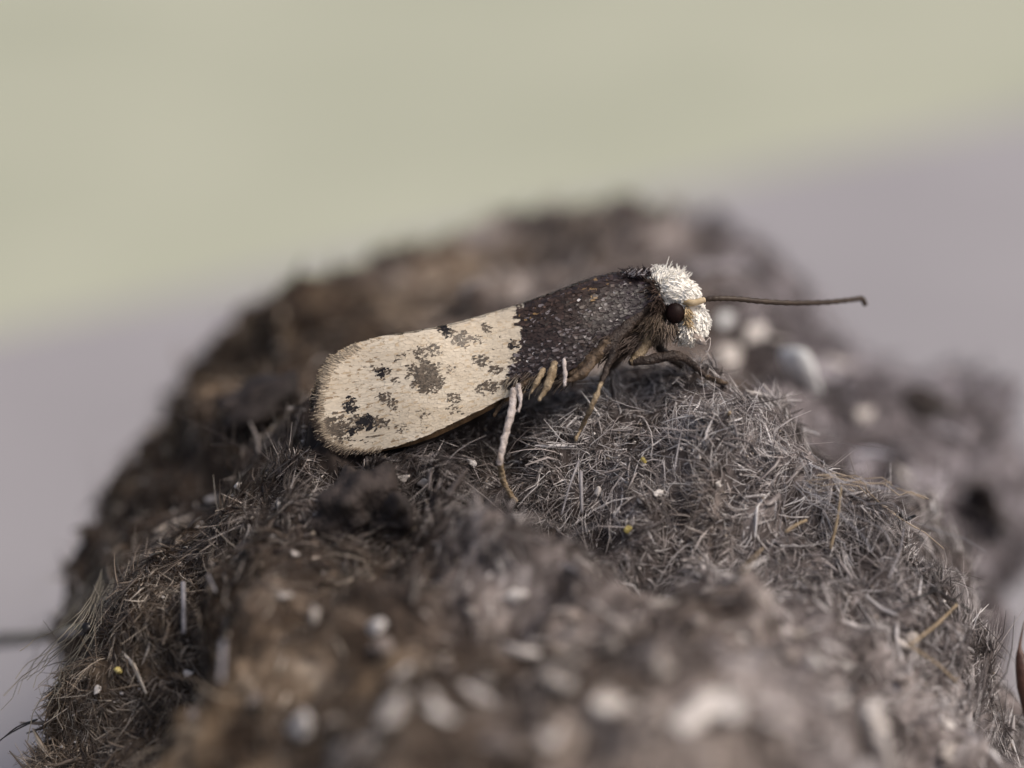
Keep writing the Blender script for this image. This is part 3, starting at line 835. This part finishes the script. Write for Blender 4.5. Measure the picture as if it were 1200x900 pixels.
f1 = foot(884, 459)
chain([(738, 425, .01), (760, 422, .0), (790, 417, .01), (803, 420, .02)], [4.5, 6, 6.2, 4.5], 3)                       # fore femur
chain([(803, 420, .02), (815, 430, .04), (826, 441, .06)], [4.8, 4.6, 3.2], 3)                                          # fore tibia
chain([(826, 441, .06), (850, 449, .08), (868, 455, f1[2] - .02), f1], [3.2, 2.8, 2.8, 1.6], 1)                          # fore tarsus
# spurs and the legs of the other side
chain([(607, 450, -.03), (610, 468, -.045), (608, 483, -.05)], [2.6, 2.8, 1.8], 2)
chain([(590, 468, .02), (584, 478, .02), (579, 487, .02)], [2.5, 3, 2], 1)
chain([(660, 415, -.01), (662, 434, -.05), (661, 452, -.06)], [2.6, 2.6, 1.6], 2)
chain([(652, 420, -.01), (644, 446, -.05), (632, 469, -.06)], [4, 5.5, 1.8], 4)
chain([(640, 428, -.01), (630, 446, -.045), (622, 462, -.05)], [3, 3.4, 1.5], 4)
chain([(700, 415, -.02), (682, 438, -.05), (664, 447, -.055)], [6, 6, 2], 1)
for pts, rad, mat in (([(690, 418, .12), (620, 445, .14), (600, 490, .16)], [8, 6, 4], 1), ([(740, 400, .12), (715, 430, .15), (700, 455, .17)], [9, 6, 3], 3), ([(770, 380, .10), (775, 410, .12), (800, 428, .14), (830, 445, .16)], [9, 6, 5, 3], 3)):
    chain(pts, rad, mat)
VV, FF = [], []; off = 0; segP, segM, segR = [], [], []
for pts, rad, mat in chains:
    V, Fc, cl, cr_ = tube_mesh(pts, rad, sides=14, sub=8)
    VV.append(V); FF += [tuple(i + off for i in f) for f in Fc]; off += len(V)
    segP.append(cl); segR.append(cr_); segM.append(np.full(len(cl), mat))
tmp = bpy.data.objects.new('tmp_body', pymesh('tmp_body', np.vstack(VV), FF)); COL.objects.link(tmp)
md = tmp.modifiers.new('r', 'REMESH'); md.mode = 'VOXEL'; md.voxel_size = 0.0022; md.use_smooth_shade = True
sm = tmp.modifiers.new('s', 'SMOOTH'); sm.iterations = 3; sm.factor = 0.5
dg = bpy.context.evaluated_depsgraph_get()
bme = bpy.data.meshes.new_from_object(tmp.evaluated_get(dg))
bpy.data.objects.remove(tmp)
bme.name = 'body'
co = np.empty(len(bme.vertices) * 3); bme.vertices.foreach_get('co', co); co = co.reshape(-1, 3)
sP = np.vstack(segP); sR = np.concatenate(segR); sM = np.concatenate(segM)
npol = len(bme.polygons)
cen = np.empty(npol * 3); bme.polygons.foreach_get('center', cen); cen = cen.reshape(-1, 3)
mi = np.zeros(npol, np.int32)
for a0 in range(0, npol, 4000):
    d = np.linalg.norm(cen[a0:a0 + 4000, None] - sP[None], axis=-1) - sR[None]
    mi[a0:a0 + 4000] = sM[np.argmin(d, 1)]
# scaly roughness
nv = np.empty(len(bme.vertices) * 3); bme.vertices.foreach_get('normal', nv); nv = nv.reshape(-1, 3)
co = co + nv * (0.0022 * fbm(co, 0.012, 2, 41))[:, None]
bme.vertices.foreach_set('co', (co - m0).astype(np.float32).ravel())
bme.materials.clear()
M_tan2 = noise_mat('straw_leg_scales', (0.15, 0.105, 0.06), (0.42, 0.33, 0.22), 35, rough=0.45, bump=0.5)
body = link('body', bme, [M_body, M_tan, M_pale, M_dleg, M_tan2, M_face], moth)
bme.polygons.foreach_set('material_index', mi); bme.polygons.foreach_set('use_smooth', np.full(npol, True)); bme.update()

# --- eyes, antennae, palps
def eye(c, r):
    bm = bmesh.new(); bmesh.ops.create_icosphere(bm, subdivisions=4, radius=1)
    for v in bm.verts:
        v.co = Vector((v.co.x * r, v.co.y * r * .75, v.co.z * r * 1.08)) + Vector(c)
    me = bpy.data.meshes.new('eye'); bm.to_mesh(me); bm.free()
    me.polygons.foreach_set('use_smooth', np.full(len(me.polygons), True)); return me
ec = cam_local(791, 367, 0.004)
link('eye', eye(ec - m0, 11.5 * S), M_eye, moth)
link('eye', eye(mirror(ec) - m0, 11.5 * S), M_eye, moth)
def antenna(pts, r0, r1):
    V, Fc, cl, _ = tube_mesh(px3(pts), np.linspace(r0, r1, len(pts)) * S, sides=9, sub=10)
    # ringed segments
    n = len(cl); ring = np.repeat(1 + 0.16 * np.cos(np.arange(n) * 2 * math.pi / 3.0), 9)
    Vc = np.repeat(cl, 9, 0); V[:n * 9] = Vc + (V[:n * 9] - Vc) * ring[:, None]
    return pymesh('antenna', V - m0, Fc)
A1 = [(808, 355, .03), (818, 353, .01), (835, 350, .0), (860, 350, .01), (890, 353, .03), (930, 355, .07), (970, 354, .13), (1000, 351, .19), (1010, 350, .215), (1014, 357, .225)]
link('antenna', antenna(A1, 3.4, 3.0), M_ant, moth)
A2 = [(808, 352, .07), (800, 345, .10), (780, 352, .14), (740, 365, .19), (690, 385, .23), (640, 405, .25), (590, 425, .26)]
link('antenna', antenna(A2, 3.0, 2.0), M_ant, moth)
V, Fc, _, _ = tube_mesh(px3([(800, 353, .015), (810, 355, .0), (820, 353, .0), (826, 351, .0)]), np.array([3.5, 4.0, 3.8, 3.2]) * S, sides=9)
M_scape = noise_mat('antenna_base_ochre', (0.42, 0.31, 0.17), (0.62, 0.50, 0.34), 40, rough=0.6)
link('antenna_base', pymesh('antenna_base', V - m0, Fc), M_scape, moth)
for dw in (0.0, 0.07):
    V, Fc, _, _ = tube_mesh(px3([(800, 385, .02 + dw), (812, 393, .01 + dw), (822, 400, .012 + dw), (827, 404, .015 + dw)]), np.array([4, 5.5, 4.5, 1.5]) * S, sides=9)
    link('palp', pymesh('palp', V - m0, Fc), M_pale, moth)
V, Fc, _, _ = tube_mesh(px3([(826, 402, .0), (832, 396, .0), (831, 408, .0), (822, 424, .0), (817, 430, .01)]), np.array([.7, .7, .7, .6, .4]) * S, sides=5)
link('whisker', pymesh('whisker', V - m0, Fc), M_pale, moth)

# --- tufts of hair on head and collar
def tuft(n, root_c, root_r, dir_fn, L, r, col, jit=0.13, K=5, curl=0.15, comb=None, sides=3):
    """hairs rooted on an ellipsoid (px units, depth cm); dir_fn(px offsets) gives px direction"""
    th_ = rng.uniform(0, 2 * math.pi, n); z_ = rng.uniform(-1, 1, n)
    q = np.sqrt(1 - z_ * z_)
    ux, uy, uz = q * np.cos(th_), q * np.sin(th_), z_
    rx, ry, rw = root_r
    base = np.stack([root_c[0] + ux * rx, root_c[1] + uy * ry, root_c[2] + uz * rw], -1)
    fx, fy = dir_fn(ux, uy)
    dpx = np.stack([fx + 0 * ux, fy + 0 * uy], -1)
    d = np.stack([dpx[:, 0], uz * .8, -dpx[:, 1]], -1) + rng.normal(0, jit, (n, 3))
    if comb is not None:
        en = nrm(np.stack([ux / rx, uz / (rw / S), -uy / ry], -1))
        d = nrm(d - en * (d * en).sum(-1, keepdims=True)) + comb * en
    d = nrm(d)
    b3 = np.stack([(base[:, 0] - 600) * S, base[:, 2], (450 - base[:, 1]) * S], -1)
    LL = L * S * rng.uniform(.6, 1.2, n)
    cu = rng.normal(0, curl, (n, 3))
    t_ = np.linspace(0, 1, K)[None, :, None]
    PP = b3[:, None] + LL[:, None, None] * (t_ * d[:, None] + t_ * t_ * cu[:, None])
    R = r * S * rng.uniform(.6, 1.2, (n, 1)) * (1 - .6 * np.linspace(0, 1, K)[None] ** 2)
    C = np.array(col)[None] * rng.uniform(.82, 1.1, (n, 1))
    return tubes(PP, R, C, sides)
def join(lst):
    o_ = 0; a_, b2, c_ = [], [], []
    for v, f, c in lst:
        a_.append(v); b2.append(f + o_); c_.append(c); o_ += len(v)
    return np.vstack(a_), np.vstack(b2), np.vstack(c_)
WH = (.93, .90, .84)
crown = join([
    tuft(1500, (788, 338, .045), (21, 20, .042), lambda x, y: (.8, .1), 9, 1.9, WH, jit=.07, comb=.13, sides=5),
    tuft(1000, (803, 346, .045), (17, 16, .038), lambda x, y: (.7, .5), 8, 1.8, WH, jit=.07, comb=.13, sides=5),
    tuft(600, (775, 328, .045), (14, 11, .032), lambda x, y: (.3 + x, -.8), 9, 1.7, WH, comb=.2, sides=5),
    tuft(260, (786, 326, .045), (20, 10, .03), lambda x, y: (x * .6, y * .4 - .9), 7, 1.0, WH, curl=.6, K=6, sides=4)])
link('head_tuft', mesh_np('head_tuft', crown[0] - m0, crown[1], crown[2]), M_hair, moth, kind='stuff', label='fluffy white crown of hair on the head')
face = join([
    tuft(1400, (815, 377, .040), (15, 19, .034), lambda x, y: (.15, .9), 9, 1.8, WH, jit=.07, comb=.12, sides=5),
    tuft(800, (808, 389, .035), (11, 10, .030), lambda x, y: (-.05, .9), 11, 1.6, (.88, .83, .75), comb=.15, sides=5),
    tuft(130, (805, 369, .008), (4, 11, .008), lambda x, y: (.45 + x * .2, .8), 11, 1.0, (.60, .46, .28))])
link('face_tuft', mesh_np('face_tuft', face[0] - m0, face[1], face[2]), M_hair, moth, kind='stuff', label='white and ochre hair on the face')
coll = join([
    tuft(420, (768, 352, .03), (10, 24, .035), lambda x, y: (x * .5 - .5, y * .5 + .25), 13, 1.0, (.055, .036, .028)),
    tuft(420, (765, 378, .02), (14, 16, .03), lambda x, y: (-.5 + x * .3, .8), 15, .9, (.10, .072, .052)),
    tuft(200, (780, 385, .02), (14, 10, .03), lambda x, y: (x * .3, .8), 13, .8, (.20, .155, .12)),
    tuft(60, (745, 323, .035), (16, 3, .02), lambda x, y: (.5, -.4), 12, 1.2, (.50, .46, .46)),
    tuft(300, (752, 326, .05), (20, 8, .03), lambda x, y: (-.4 + x * .3, -.5), 10, 1.2, (.030, .020, .022)),
    tuft(380, (715, 400, .0), (38, 16, .02), lambda x, y: (-.8, .55), 17, 1.0, (.060, .042, .034)),
    tuft(150, (640, 440, -.005), (38, 8, .02), lambda x, y: (-.6, .6), 16, 1.0, (.095, .072, .058)),
    tuft(60, (615, 446, -.01), (22, 5, .01), lambda x, y: (-.5, .75), 17, .9, (.33, .28, .22))])
link('body_hair', mesh_np('body_hair', coll[0] - m0, coll[1], coll[2]), M_hair, moth, kind='stuff')
